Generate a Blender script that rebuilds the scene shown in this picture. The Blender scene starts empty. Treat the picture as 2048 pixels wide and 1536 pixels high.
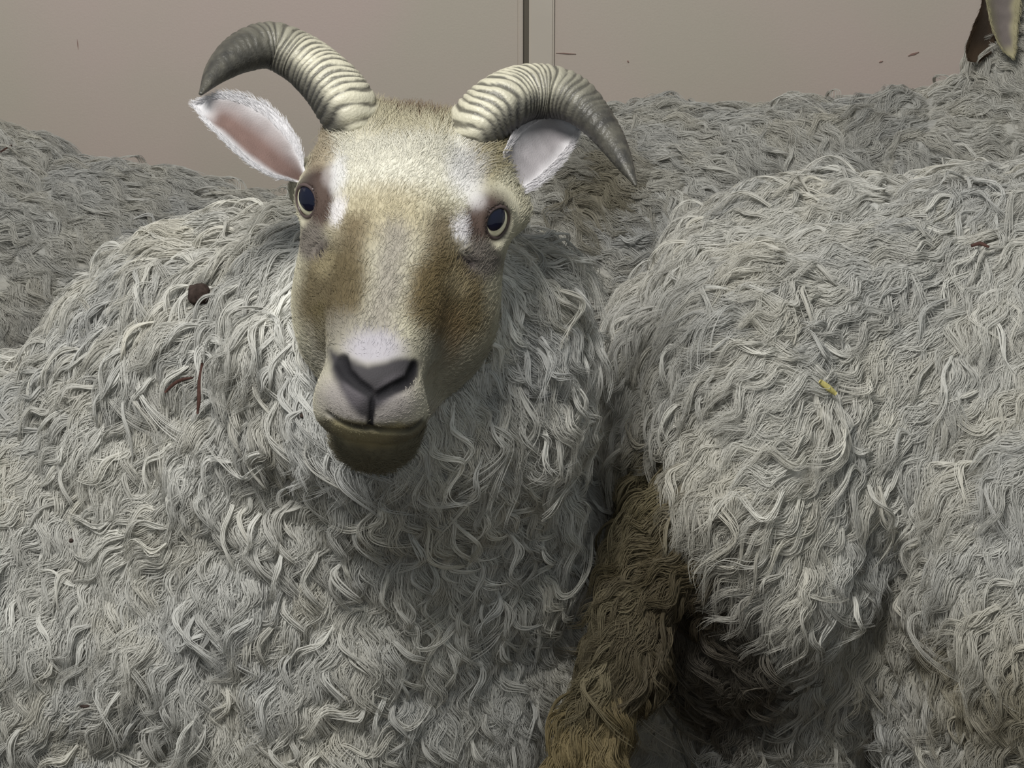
import bpy, bmesh, math
import numpy as np
from mathutils import Vector, Matrix

C = bpy.context.scene.collection
scene = bpy.context.scene
rng = np.random.default_rng(11)

# ------------------------------------------------------------------ camera, world, lights, exposure
FPX = 4280.0                       # focal length in pixels of a 2048 x 1536 frame
PITCH = math.radians(20)
CAM = np.array([0.0, 0.0, 1.32])
R_ = np.array([1.0, 0.0, 0.0])
U_ = np.array([0.0, math.sin(PITCH), math.cos(PITCH)])
F_ = np.array([0.0, math.cos(PITCH), -math.sin(PITCH)])
cd = bpy.data.cameras.new('camera'); cam = bpy.data.objects.new('camera', cd); C.objects.link(cam)
cd.sensor_width = 36.0; cd.lens = 36.0 * FPX / 2048.0
cam.location = CAM; cam.rotation_euler = (math.pi / 2 - PITCH, 0, 0)
scene.camera = cam
w = bpy.data.worlds.new('world'); scene.world = w; w.use_nodes = True
bg = w.node_tree.nodes['Background']
bg.inputs[0].default_value = (0.86, 0.95, 1.0, 1); bg.inputs[1].default_value = 0.26
def area_light(name, loc, target, size, power, col):
    l = bpy.data.lights.new(name, 'AREA'); l.shape = 'DISK'; l.size = size; l.energy = power; l.color = col
    o = bpy.data.objects.new(name, l); C.objects.link(o); o.location = loc
    o.rotation_euler = (Vector(target) - Vector(loc)).to_track_quat('-Z', 'Y').to_euler()
    return o
area_light('ceiling_lamp', (-0.42, 0.42, 2.42), (0.0, 1.85, 0.7), 0.8, 51.0, (1.0, 0.975, 0.935))
area_light('front_fill', (0.03, -0.02, 1.40), (0.0, 1.5, 0.8), 0.05, 1.2, (1.0, 0.98, 0.94))  # weak frontal fill added beside the camera
scene.view_settings.view_transform = 'Standard'
scene.view_settings.look = 'None'
scene.view_settings.gamma = 1.0
scene.view_settings.use_curve_mapping = False
scene.view_settings.exposure = 0.0

# ------------------------------------------------------------------ helpers
def P(px, py, d):
    return CAM + d * (F_ + (px - 1024) / FPX * R_ + (768 - py) / FPX * U_)
def project(p):
    q = np.asarray(p) - CAM
    d = q @ F_
    return 1024 + FPX * (q @ R_) / d, 768 - FPX * (q @ U_) / d, d
def lin(r, g, b):
    def f(c):
        c /= 255.0
        return c / 12.92 if c <= 0.04045 else ((c + 0.055) / 1.055) ** 2.4
    return np.array([f(r), f(g), f(b)])
def ss(a, b, x):
    t = np.clip((x - a) / (b - a), 0, 1)
    return t * t * (3 - 2 * t)
def mix(c, d, m):
    m = np.asarray(m)[..., None]
    return c * (1 - m) + d * m
def norm(v):
    return v / np.maximum(np.linalg.norm(v, axis=-1, keepdims=True), 1e-9)

def _hash(ix, iy, iz, seed):
    h = (ix.astype(np.int64) * 374761393 + iy.astype(np.int64) * 668265263 + iz.astype(np.int64) * 2147483647 + seed * 1274126177) & 0xffffffff
    h = ((h ^ (h >> 13)) * 1274126177) & 0xffffffff
    h = ((h ^ (h >> 15)) * 2246822519) & 0xffffffff
    return ((h ^ (h >> 16)) & 0xffff) / 32767.5 - 1.0
def noise(p, scale, seed=0):
    """value noise in -1..1, scale = feature size in metres"""
    q = np.asarray(p, dtype=np.float64) / scale
    i = np.floor(q); f = q - i; f = f * f * (3 - 2 * f); i = i.astype(np.int64)
    r = 0
    for dx in (0, 1):
        for dy in (0, 1):
            for dz in (0, 1):
                wgt = (f[:, 0] if dx else 1 - f[:, 0]) * (f[:, 1] if dy else 1 - f[:, 1]) * (f[:, 2] if dz else 1 - f[:, 2])
                r = r + wgt * _hash(i[:, 0] + dx, i[:, 1] + dy, i[:, 2] + dz, seed)
    return r
def fbm(p, scale, seed=0, oct=3):
    r = 0; a = 1; t = 0
    for k in range(oct):
        r = r + a * noise(p, scale / 2 ** k, seed + 17 * k); t += a; a *= 0.5
    return r / t

# signed distances
def ell(p, c, r, M=None):
    q = p - np.asarray(c)
    if M is not None: q = q @ M
    r = np.asarray(r)
    k0 = np.linalg.norm(q / r, axis=1); k1 = np.linalg.norm(q / (r * r), axis=1)
    return k0 * (k0 - 1) / np.maximum(k1, 1e-9)
def cone(p, a, b, ra, rb):
    a = np.asarray(a, float); b = np.asarray(b, float); ab = b - a
    t = np.clip((p - a) @ ab / (ab @ ab), 0, 1)
    return np.linalg.norm(p - (a + t[:, None] * ab), axis=1) - (ra + (rb - ra) * t)
def smin(a, b, k):
    h = np.clip(0.5 + 0.5 * (b - a) / k, 0, 1)
    return b * (1 - h) + a * h - k * h * (1 - h)
def smax(a, b, k):
    return -smin(-a, -b, k)

def surface_nets(fn, lo, hi, h):
    lo = np.asarray(lo, float); n = np.ceil((np.asarray(hi) - lo) / h).astype(int) + 1
    ax = [lo[i] + h * np.arange(n[i]) for i in range(3)]
    g = np.stack(np.meshgrid(*ax, indexing='ij'), -1).reshape(-1, 3)
    v = np.concatenate([fn(c) for c in np.array_split(g, max(1, len(g) // 400000))]).reshape(n)
    ins = v < 0
    s = np.zeros(n - 1, int)
    for dx in (0, 1):
        for dy in (0, 1):
            for dz in (0, 1):
                s += ins[dx:n[0] - 1 + dx, dy:n[1] - 1 + dy, dz:n[2] - 1 + dz]
    act = (s > 0) & (s < 8)
    cells = np.argwhere(act)
    idx = -np.ones(act.shape, int); idx[act] = np.arange(len(cells))
    acc = np.zeros((len(cells), 3)); cnt = np.zeros(len(cells))
    corners = [(a, b, c) for a in (0, 1) for b in (0, 1) for c in (0, 1)]
    for i, ca in enumerate(corners):
        for cb in corners[i + 1:]:
            if sum(abs(x - y) for x, y in zip(ca, cb)) != 1: continue
            va = v[tuple((cells + ca).T)]; vb = v[tuple((cells + cb).T)]
            m = (va < 0) != (vb < 0)
            t = np.where(m, va / np.where(m, va - vb, 1), 0)
            acc += m[:, None] * (np.array(ca) + t[:, None] * (np.array(cb) - np.array(ca))); cnt += m
    verts = lo + h * (cells + acc / cnt[:, None])
    quads = []
    for a in range(3):
        b, c = (a + 1) % 3, (a + 2) % 3
        sl0 = [slice(None)] * 3; sl1 = [slice(None)] * 3
        sl0[a] = slice(0, n[a] - 1); sl1[a] = slice(1, n[a])
        A = ins[tuple(sl0)]; B = ins[tuple(sl1)]
        e = np.argwhere(A != B); e = e[(e[:, b] > 0) & (e[:, c] > 0) & (e[:, b] < n[b] - 1) & (e[:, c] < n[c] - 1)]
        fl = A[tuple(e.T)]
        eb = np.eye(3, dtype=int)[b]; ec = np.eye(3, dtype=int)[c]
        q = np.stack([idx[tuple((e - eb - ec).T)], idx[tuple((e - ec).T)], idx[tuple(e.T)], idx[tuple((e - eb).T)]], 1)
        q[~fl] = q[~fl][:, ::-1]
        quads.append(q)
    return verts, np.concatenate(quads)
def sdf_grad(fn, p, e=0.0006):
    g = np.zeros_like(p)
    for i in range(3):
        d = np.zeros(3); d[i] = e
        g[:, i] = (fn(p + d) - fn(p - d)) / (2 * e)
    return g
def snap(fn, p, it=4, clamp=0.006):
    for _ in range(it):
        f = fn(p); g = sdf_grad(fn, p)
        st = f[:, None] * g / np.maximum((g * g).sum(1), 0.2)[:, None]
        l = np.linalg.norm(st, axis=1, keepdims=True)
        p = p - st * np.minimum(1, clamp / np.maximum(l, 1e-9))
    return p
def march(fn, px, py, d0=1.1, d1=2.6):
    """where the sight line through a point of the frame meets a surface"""
    px = np.atleast_1d(np.asarray(px, float)); py = np.atleast_1d(np.asarray(py, float))
    dr = F_ + ((px - 1024) / FPX)[:, None] * R_ + ((768 - py) / FPX)[:, None] * U_
    d = np.full(len(px), d0)
    for _ in range(160):
        d = np.minimum(d + 0.6 * fn(CAM + d[:, None] * dr), d1)
    return CAM + d[:, None] * dr

def mesh_obj(name, verts, faces, mats, parent=None, smooth=True, cols=None, mat_idx=None):
    me = bpy.data.meshes.new(name)
    me.from_pydata([tuple(v) for v in np.asarray(verts)], [], [tuple(int(i) for i in f) for f in faces])
    me.update()
    o = bpy.data.objects.new(name, me); C.objects.link(o)
    for m in (mats if isinstance(mats, (list, tuple)) else [mats]): me.materials.append(m)
    if mat_idx is not None: me.polygons.foreach_set('material_index', np.asarray(mat_idx, np.int32))
    if smooth: me.polygons.foreach_set('use_smooth', np.ones(len(me.polygons), bool))
    if cols is not None:
        a = me.attributes.new('pigment', 'FLOAT_COLOR', 'POINT')
        a.data.foreach_set('color', np.concatenate([cols, np.ones((len(cols), 1))], 1).astype(np.float32).ravel())
    if parent is not None: attach(o, parent)
    return o
def attach(o, parent):
    o.parent = parent
    def world_of(q):
        m = Matrix.Translation(q.location)
        return m if q.parent is None else world_of(q.parent) @ q.matrix_parent_inverse @ m
    o.matrix_parent_inverse = world_of(parent).inverted()
def empty(name, loc):
    o = bpy.data.objects.new(name, None); C.objects.link(o); o.location = tuple(loc); o.empty_display_size = 0.05
    return o
def tag(o, label=None, cat=None, group=None, kind=None):
    if label: o['label'] = label
    if cat: o['category'] = cat
    if group: o['group'] = group
    if kind: o['kind'] = kind
    return o
def hair(name, pts, radii, cols, mat, parent):
    """pts (S,K,3), radii (S,K), cols (S,3)"""
    S, K = radii.shape
    cu = bpy.data.hair_curves.new(name)
    cu.add_curves([K] * S)
    cu.points.foreach_set('position', pts.astype(np.float32).ravel())
    cu.points.foreach_set('radius', radii.astype(np.float32).ravel())
    a = cu.attributes.new('pigment', 'FLOAT_COLOR', 'CURVE')
    a.data.foreach_set('color', np.concatenate([cols, np.ones((S, 1))], 1).astype(np.float32).ravel())
    o = bpy.data.objects.new(name, cu); C.objects.link(o); cu.materials.append(mat)
    attach(o, parent); o['kind'] = 'stuff'
    return o

# ------------------------------------------------------------------ materials
def new_mat(name):
    m = bpy.data.materials.new(name); m.use_nodes = True
    nt = m.node_tree; b = nt.nodes['Principled BSDF']
    return m, nt, b
def pigment_mat(name, rough, spec=0.3, bump=0.0, bscale=200.0, var=0.0, vscale=60.0, sheen=0.0):
    m, nt, b = new_mat(name)
    at = nt.nodes.new('ShaderNodeAttribute'); at.attribute_name = 'pigment'
    src = at.outputs['Color']
    tc = nt.nodes.new('ShaderNodeTexCoord')
    if var:
        n = nt.nodes.new('ShaderNodeTexNoise'); n.inputs['Scale'].default_value = vscale; n.inputs['Detail'].default_value = 4
        nt.links.new(tc.outputs['Object'], n.inputs['Vector'])
        mr = nt.nodes.new('ShaderNodeMapRange'); mr.inputs['To Min'].default_value = 1 - var; mr.inputs['To Max'].default_value = 1 + var
        nt.links.new(n.outputs['Fac'], mr.inputs['Value'])
        vm = nt.nodes.new('ShaderNodeVectorMath'); vm.operation = 'SCALE'
        nt.links.new(src, vm.inputs[0]); nt.links.new(mr.outputs['Result'], vm.inputs['Scale']); src = vm.outputs['Vector']
    nt.links.new(src, b.inputs['Base Color'])
    b.inputs['Roughness'].default_value = rough; b.inputs['Specular IOR Level'].default_value = spec
    if sheen: b.inputs['Sheen Weight'].default_value = sheen
    if bump:
        n = nt.nodes.new('ShaderNodeTexNoise'); n.inputs['Scale'].default_value = bscale; n.inputs['Detail'].default_value = 3
        nt.links.new(tc.outputs['Object'], n.inputs['Vector'])
        bp = nt.nodes.new('ShaderNodeBump'); bp.inputs['Strength'].default_value = bump; bp.inputs['Distance'].default_value = 0.002
        nt.links.new(n.outputs['Fac'], bp.inputs['Height']); nt.links.new(bp.outputs['Normal'], b.inputs['Normal'])
    return m
def plain(name, rgb, rough=0.6, spec=0.3, noise_scale=0, var=0.2):
    m, nt, b = new_mat(name)
    b.inputs['Roughness'].default_value = rough; b.inputs['Specular IOR Level'].default_value = spec
    c = lin(*rgb)
    if noise_scale:
        tc = nt.nodes.new('ShaderNodeTexCoord'); n = nt.nodes.new('ShaderNodeTexNoise')
        n.inputs['Scale'].default_value = noise_scale; n.inputs['Detail'].default_value = 5
        nt.links.new(tc.outputs['Object'], n.inputs['Vector'])
        cr = nt.nodes.new('ShaderNodeValToRGB')
        cr.color_ramp.elements[0].position = 0.3; cr.color_ramp.elements[1].position = 0.7
        cr.color_ramp.elements[0].color = (*(c * (1 - var)), 1); cr.color_ramp.elements[1].color = (*(c * (1 + var)), 1)
        nt.links.new(n.outputs['Fac'], cr.inputs['Fac']); nt.links.new(cr.outputs['Color'], b.inputs['Base Color'])
    else:
        b.inputs['Base Color'].default_value = (*c, 1)
    return m
M_wool = pigment_mat('wool', 0.6, 0.25)
M_base = pigment_mat('fleece_base', 0.9, 0.1, 1.0, 260, 0.25, 120)
def add_translucency(m, f):
    nt = m.node_tree; out = nt.nodes['Material Output']; b = nt.nodes['Principled BSDF']
    t = nt.nodes.new('ShaderNodeBsdfTranslucent'); mx = nt.nodes.new('ShaderNodeMixShader'); mx.inputs[0].default_value = f
    at = [n for n in nt.nodes if n.bl_idname == 'ShaderNodeAttribute'][0]
    nt.links.new(at.outputs['Color'], t.inputs['Color'])
    nt.links.new(b.outputs[0], mx.inputs[1]); nt.links.new(t.outputs[0], mx.inputs[2]); nt.links.new(mx.outputs[0], out.inputs['Surface'])
add_translucency(M_wool, 0.22)
M_skin = pigment_mat('skin', 0.75, 0.2, 0.25, 900, 0.06, 90)
M_fur = pigment_mat('short_fur', 0.6, 0.2)
M_horn = pigment_mat('horn', 0.42, 0.45, 0.35, 500, 0.12, 140)

# ------------------------------------------------------------------ wall, floor
WALL_Y = 2.74
def wall_material():
    m, nt, b = new_mat('painted_board')
    tc = nt.nodes.new('ShaderNodeTexCoord')
    n = nt.nodes.new('ShaderNodeTexNoise'); n.inputs['Scale'].default_value = 3.5; n.inputs['Detail'].default_value = 3
    nt.links.new(tc.outputs['Object'], n.inputs['Vector'])
    cr = nt.nodes.new('ShaderNodeValToRGB')
    cr.color_ramp.elements[0].position = 0.35; cr.color_ramp.elements[1].position = 0.65
    cr.color_ramp.elements[0].color = (*lin(182, 174, 161), 1); cr.color_ramp.elements[1].color = (*lin(188, 173, 165), 1)
    nt.links.new(n.outputs['Fac'], cr.inputs['Fac'])
    g = nt.nodes.new('ShaderNodeTexNoise'); g.inputs['Scale'].default_value = 420; g.inputs['Detail'].default_value = 2
    nt.links.new(tc.outputs['Object'], g.inputs['Vector'])
    bp = nt.nodes.new('ShaderNodeBump'); bp.inputs['Strength'].default_value = 0.15; bp.inputs['Distance'].default_value = 0.001
    nt.links.new(g.outputs['Fac'], bp.inputs['Height']); nt.links.new(bp.outputs['Normal'], b.inputs['Normal'])
    nt.links.new(cr.outputs['Color'], b.inputs['Base Color'])
    b.inputs['Roughness'].default_value = 0.55
    return m
M_wall = wall_material()
M_gap = plain('recessed_board', (100, 95, 85), 0.8)
M_floor = plain('straw_floor', (92, 80, 58), 0.9, 0.1, 25, 0.35)
M_scratch = plain('scratch', (136, 110, 102), 0.8)
def box(name, lo, hi, mat, parent=None, bev=0.0):
    bm = bmesh.new(); bmesh.ops.create_cube(bm, size=1)
    for v in bm.verts:
        v.co = Vector([lo[i] + (v.co[i] + 0.5) * (hi[i] - lo[i]) for i in range(3)])
    if bev: bmesh.ops.bevel(bm, geom=bm.edges[:], offset=bev, segments=2, affect='EDGES')
    me = bpy.data.meshes.new(name); bm.to_mesh(me); bm.free(); me.materials.append(mat)
    o = bpy.data.objects.new(name, me); C.objects.link(o)
    if parent is not None: attach(o, parent)
    return o
def wall_x(px, py=60):
    dr = F_ + (px - 1024) / FPX * R_ + (768 - py) / FPX * U_
    return (CAM + dr * (WALL_Y / dr[1]))[0]
def wall_pt(px, py):
    dr = F_ + (px - 1024) / FPX * R_ + (768 - py) / FPX * U_
    return CAM + dr * (WALL_Y / dr[1])
XG0, XG1, XB1 = wall_x(1046), wall_x(1058), wall_x(1108)
wall = box('wall_back', (-3, WALL_Y + 0.005, 0), (3, WALL_Y + 0.10, 2.6), M_gap); tag(wall, kind='structure')
box('panel', (-3, WALL_Y, 0), (XG0 - 0.006, WALL_Y + 0.006, 2.6), M_wall, wall, 0.001)
box('edge_strip', (XG0 - 0.006, WALL_Y - 0.002, 0), (XG0, WALL_Y + 0.006, 2.6), M_wall, wall, 0.0012)
box('panel', (XB1 + 0.0, WALL_Y + 0.001, 0), (3, WALL_Y + 0.006, 2.6), M_wall, wall, 0.001)
M_batten = plain('batten_paint', (190, 182, 170), 0.5, 0.3, 6, 0.05)
tr = box('trim_1', (XG1, WALL_Y - 0.007, 0), (XB1, WALL_Y + 0.004, 2.6), M_batten, None, 0.0025); tag(tr, kind='structure')
for (x0, y0, x1, y1, wd) in ((1758, 125, 1766, 122, 2), (1816, 112, 1838, 104, 4), (1112, 106, 1152, 108, 2), (1254, 122, 1258, 124, 4), (154, 78, 157, 100, 2)):
    a, b = wall_pt(x0, y0), wall_pt(x1, y1)
    d = b - a; L = np.linalg.norm(d); d /= L; nrm = np.array([-d[2], 0, d[0]]); wd *= 0.00064
    vs = [a, a + d * L * 0.4 + nrm * wd * 0.5, b, a + d * L * 0.6 - nrm * wd * 0.5]
    vs = [v * [1, 0, 1] + [0, WALL_Y - 0.0006, 0] for v in vs] + [v * [1, 0, 1] + [0, WALL_Y + 0.004, 0] for v in vs]
    mesh_obj('scratch', vs, [(0, 1, 2, 3), (4, 7, 6, 5)] + [(i, i + 4, (i + 1) % 4 + 4, (i + 1) % 4) for i in range(4)], M_scratch, wall, False)
fl = box('floor', (-3, -0.8, -0.06), (3, WALL_Y + 0.1, 0.0), M_floor); tag(fl, kind='structure')

# ------------------------------------------------------------------ head frame of the horned sheep
ROLL, YAW, TILT = math.radians(-6.8), math.radians(-2.0), math.acos(0.80)
def rot(axis, a):
    return np.array(Matrix.Rotation(a, 3, axis))
# camera axes as columns: x right, y up, z towards the viewer
CB = np.stack([R_, U_, -F_], 1)
HB_cam = rot('Z', ROLL) @ rot('Y', YAW) @ np.array([[1, 0, 0], [0, -math.cos(TILT), math.sin(TILT)], [0, math.sin(TILT), math.cos(TILT)]]).T
# columns u, v, w: u right, v towards the nose, w out of the forehead
HB = CB @ HB_cam
HO = P(797, 424, 1.42)
def loc2w(q): return HO + np.asarray(q, float) @ HB.T
def w2loc(p): return (p - HO) @ HB
EYE_C = [loc2w((-0.0590, -0.0300, -0.030)), loc2w((0.0555, -0.0290, -0.029))]
EYE_R = 0.0150

def head_raw(p):
    q = w2loc(p); e_side = q[:, 0]; q = np.stack([np.abs(q[:, 0]), q[:, 1], q[:, 2]], 1)
    d = ell(q, (0, -0.050, -0.062), (0.060, 0.066, 0.058))                 # cranium
    d = smin(d, ell(q, (0, -0.022, -0.040), (0.057, 0.062, 0.040)), 0.02)  # forehead
    d = smin(d, ell(q, (0.047, -0.032, -0.036), (0.024, 0.032, 0.024)), 0.016)   # brow over the orbit
    d = smin(d, cone(q, (0.040, -0.045, -0.052), (0.066, -0.052, -0.046), 0.030, 0.017), 0.018)  # root of the ear
    d = smin(d, cone(q, (0, 0.01, -0.042), (0, 0.118, -0.044), 0.047, 0.0285), 0.02)   # snout
    d = smin(d, cone(q, (0.016, 0.03, -0.020), (0.010, 0.10, -0.026), 0.018, 0.014), 0.02)  # nasal ridge
    d = smin(d, ell(q, (0.046, -0.076, -0.044), (0.023, 0.030, 0.028)), 0.016)  # fur behind the brow
    d = smin(d, ell(q, (0.034, 0.008, -0.078), (0.037, 0.064, 0.046)), 0.022)  # cheek
    d = smin(d, cone(q, (0.018, 0.01, -0.110), (0.006, 0.112, -0.092), 0.036, 0.021), 0.02)  # jaw
    d = smin(d, ell(q, (0.0, 0.124, -0.042), (0.034, 0.020, 0.031)), 0.014)    # muzzle
    d = smin(d, ell(q, (0.018, 0.124, -0.056), (0.018, 0.017, 0.017)), 0.010)  # lips
    d = smin(d, ell(q, (0.0, 0.109, -0.103), (0.026, 0.025, 0.022)), 0.012)
    d = smin(d, ell(q, (0.0, 0.114, -0.079), (0.025, 0.017, 0.011)), 0.006)   # lower lip    # chin
    d = smin(d, ell(q, (0.0, -0.096, -0.046), (0.046, 0.024, 0.034)), 0.02)    # poll
    d = smin(d, ell(q, (0.037, -0.097, -0.041), (0.026, 0.024, 0.026)), 0.015) # horn burr
    return d
def polyline(p, pts, r0, r1):
    d = None
    n = len(pts) - 1
    for i in range(n):
        c = cone(p, pts[i], pts[i + 1], r0 + (r1 - r0) * i / n, r0 + (r1 - r0) * (i + 1) / n)
        d = c if d is None else np.minimum(d, c)
    return d
def on_head(pp): return march(head_raw, [a for a, b in pp], [b for a, b in pp], 1.1, 1.7)
NOSTRIL_L = on_head([(681, 722), (690, 745), (712, 766), (735, 782)])
NOSTRIL_R = on_head([(832, 738), (820, 762), (788, 776), (758, 792)])
PHILTRUM = on_head([(747, 790), (743, 820), (741, 852)])
MOUTH = on_head([(658, 830), (690, 850), (739, 858), (785, 863), (822, 861), (850, 836)])
GLAND_L = on_head([(632, 502), (652, 482)])
GLAND_R = on_head([(925, 518), (940, 530)])
def eye_axis(k):
    s = (-1, 1)[k]
    return norm(CB @ np.array([s * 0.77, (-0.20, -0.32)[k], 0.60]))
def eye_frame(k):
    a = eye_axis(k); up = CB @ np.array([(-1, 1)[k] * 0.30, 1.0, 0.0])
    y = norm(up - (up @ a) * a); x = np.cross(y, a)
    return a, x, y
def head_sdf(p):
    d = head_raw(p)
    for k in (0, 1):
        d = smin(d, np.linalg.norm(p - EYE_C[k], axis=1) - (EYE_R + 0.0018), 0.009)
        a, x, y = eye_frame(k)
        q = p - EYE_C[k]; h = q @ a
        sc = np.clip(h, 0.001, 0.05) / (EYE_R * 0.66)
        e = (np.sqrt((q @ x / 0.0112) ** 2 + (q @ y / 0.0100) ** 2) - sc) * 0.0085
        d = smax(d, -np.maximum(e, 0.002 - h), 0.0015)
    for pts, r0, r1, k in ((NOSTRIL_L, 0.0042, 0.0022, 0.004), (NOSTRIL_R, 0.0042, 0.0022, 0.004), (PHILTRUM, 0.0014, 0.0010, 0.002), (MOUTH, 0.0020, 0.0020, 0.003),
                           (GLAND_L, 0.0020, 0.0020, 0.004), (GLAND_R, 0.0022, 0.0022, 0.004)):
        d = smax(d, -polyline(p, pts, r0, r1), k)
    return d

# ------------------------------------------------------------------ bodies
def legs(p, d, feet):
    for (top, foot, r0) in feet:
        foot = np.array([foot[0], foot[1], 0.022]); mid = (np.asarray(top) + foot) / 2
        d = smin(d, cone(p, top, mid, r0, r0 * 0.55), 0.04)
        d = smin(d, cone(p, mid, foot, r0 * 0.5, r0 * 0.42), 0.02)
        d = smin(d, cone(p, foot + [0, 0, 0.03], foot, r0 * 0.5, 0.022), 0.01)
    return d
NECK_C = P(792, 735, 1.64)
CHEST_C = P(690, 1230, 1.86)
B1a, B1b = P(500, 1200, 1.86), P(-1000, 1400, 1.84)
SHOULDER = P(470, 810, 1.77)
FEET1 = [(CHEST_C + [-0.08, 0, -0.12], (CHEST_C[0] - 0.09, CHEST_C[1], 0), 0.07), (CHEST_C + [0.08, 0, -0.12], (CHEST_C[0] + 0.08, CHEST_C[1] + 0.02, 0), 0.07),
         (B1b + [0.05, -0.1, -0.1], (B1b[0] + 0.05, B1b[1] - 0.1, 0), 0.09), (B1b + [0.05, 0.12, -0.1], (B1b[0] + 0.05, B1b[1] + 0.1, 0), 0.09)]
def body1(p):
    d = ell(p, CHEST_C, (0.215, 0.225, 0.27))
    d = smin(d, ell(p, NECK_C, (0.141, 0.130, 0.118)), 0.10)
    d = smin(d, cone(p, NECK_C, CHEST_C, 0.115, 0.18), 0.06)
    d = smin(d, cone(p, B1a, B1b, 0.225, 0.230), 0.08)
    d = smin(d, ell(p, SHOULDER, (0.150, 0.150, 0.150)), 0.07)
    d = smin(d, cone(p, loc2w((0, -0.03, -0.085)), NECK_C, 0.060, 0.09), 0.03)
    return legs(p, d, FEET1)
def sheep1(p):
    return smin(head_sdf(p), body1(p), 0.012)
B2a, B2b = P(-420, 530, 2.50), P(390, 660, 2.50)
FEET2 = [(B2a + [0.0, -0.08, -0.1], (B2a[0], B2a[1] - 0.08, 0), 0.08), (B2a + [0.0, 0.08, -0.1], (B2a[0], B2a[1] + 0.08, 0), 0.08),
         (B2b + [-0.1, -0.06, -0.1], (B2b[0] - 0.1, B2b[1] - 0.06, 0), 0.07), (B2b + [-0.1, 0.06, -0.1], (B2b[0] - 0.1, B2b[1] + 0.06, 0), 0.07)]
def sheep2(p):
    d = cone(p, B2a, B2b, 0.200, 0.165)
    return legs(p, d, FEET2)
B3a, B3b = P(1130, 570, 2.48), P(2250, 520, 2.48)
N3 = P(2075, 130, 2.40)
FEET3 = [(B3a + [0.05, -0.07, -0.1], (B3a[0] + 0.05, B3a[1] - 0.07, 0), 0.08), (B3a + [0.05, 0.08, -0.1], (B3a[0] + 0.05, B3a[1] + 0.08, 0), 0.08),
         (B3b + [-0.05, -0.07, -0.1], (B3b[0] - 0.05, B3b[1] - 0.07, 0), 0.08), (B3b + [-0.05, 0.08, -0.1], (B3b[0] - 0.05, B3b[1] + 0.08, 0), 0.08)]
H3a, H3b = P(2085, 40, 2.42), P(2330, 120, 2.30)
def sheep3(p):
    d = cone(p, B3a, B3b, 0.190, 0.205)
    d = smin(d, cone(p, P(2100, 420, 2.46), N3, 0.14, 0.070), 0.08)
    d = smin(d, cone(p, H3a, H3b, 0.055, 0.032), 0.03)
    return legs(p, d, FEET3)
B4a, B4b = P(1690, 880, 1.93), P(2950, 760, 1.86)
FEET4 = [(P(1570, 1300, 1.86), P(1570, 1500, 1.90)[:2], 0.09), (P(1400, 1150, 2.0), P(1330, 1500, 1.97)[:2], 0.08),
         (B4b + [-0.05, -0.07, -0.1], (B4b[0] - 0.05, B4b[1] - 0.07, 0), 0.08), (B4b + [-0.05, 0.08, -0.1], (B4b[0] - 0.05, B4b[1] + 0.08, 0), 0.08)]
TAIL = [P(1365, 1010, 1.735), P(1295, 1180, 1.69), P(1200, 1390, 1.66), P(1165, 1570, 1.66)]
def sheep4(p):
    d = cone(p, B4a, B4b, 0.215, 0.250)
    d = smin(d, ell(p, P(1620, 830, 1.93), (0.165, 0.19, 0.19)), 0.06)
    d = smin(d, ell(p, P(1500, 960, 1.805), (0.100, 0.16, 0.185)), 0.05)       # thigh
    d = smin(d, ell(p, P(2140, 1200, 1.80), (0.160, 0.20, 0.23)), 0.02)      # flank
    d = smin(d, ell(p, P(1760, 1320, 2.10), (0.17, 0.16, 0.20)), 0.02)      # belly behind the fold
    d = legs(p, d, FEET4)
    t = np.minimum(np.minimum(cone(p, TAIL[0], TAIL[1], 0.036, 0.029), cone(p, TAIL[1], TAIL[2], 0.029, 0.025)), cone(p, TAIL[2], TAIL[3], 0.025, 0.025))
    return smin(d, t, 0.025)

def build(fn, lo, hi, h):
    v, q = surface_nets(fn, lo, hi, h)
    return v, q
def bounds(pts, r):
    a = np.array(pts); lo = a.min(0) - r; hi = a.max(0) + r; lo[2] = -0.03
    return lo, hi
def vert_normals(v, q):
    n = np.cross(v[q[:, 2]] - v[q[:, 0]], v[q[:, 3]] - v[q[:, 1]]) if q.shape[1] == 4 else np.cross(v[q[:, 1]] - v[q[:, 0]], v[q[:, 2]] - v[q[:, 0]])
    o = np.zeros_like(v)
    for k in range(q.shape[1]): np.add.at(o, q[:, k], n)
    return norm(o)
def subdivide(verts, faces, pick, levels):
    bm = bmesh.new()
    vs = [bm.verts.new(v) for v in verts]
    for f in faces: bm.faces.new([vs[i] for i in f])
    for l in range(levels):
        bm.verts.ensure_lookup_table()
        co = np.array([v.co for v in bm.verts]); m = pick(co, l)
        bm.verts.index_update()
        es = [e for e in bm.edges if m[e.verts[0].index] and m[e.verts[1].index]]
        bmesh.ops.subdivide_edges(bm, edges=es, cuts=1, use_grid_fill=True)
    bmesh.ops.triangulate(bm, faces=[f for f in bm.faces if len(f.verts) != 4])
    bm.verts.index_update()
    v = np.array([v.co for v in bm.verts]); f = [[x.index for x in g.verts] for g in bm.faces]
    bm.free()
    return v, f

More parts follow.
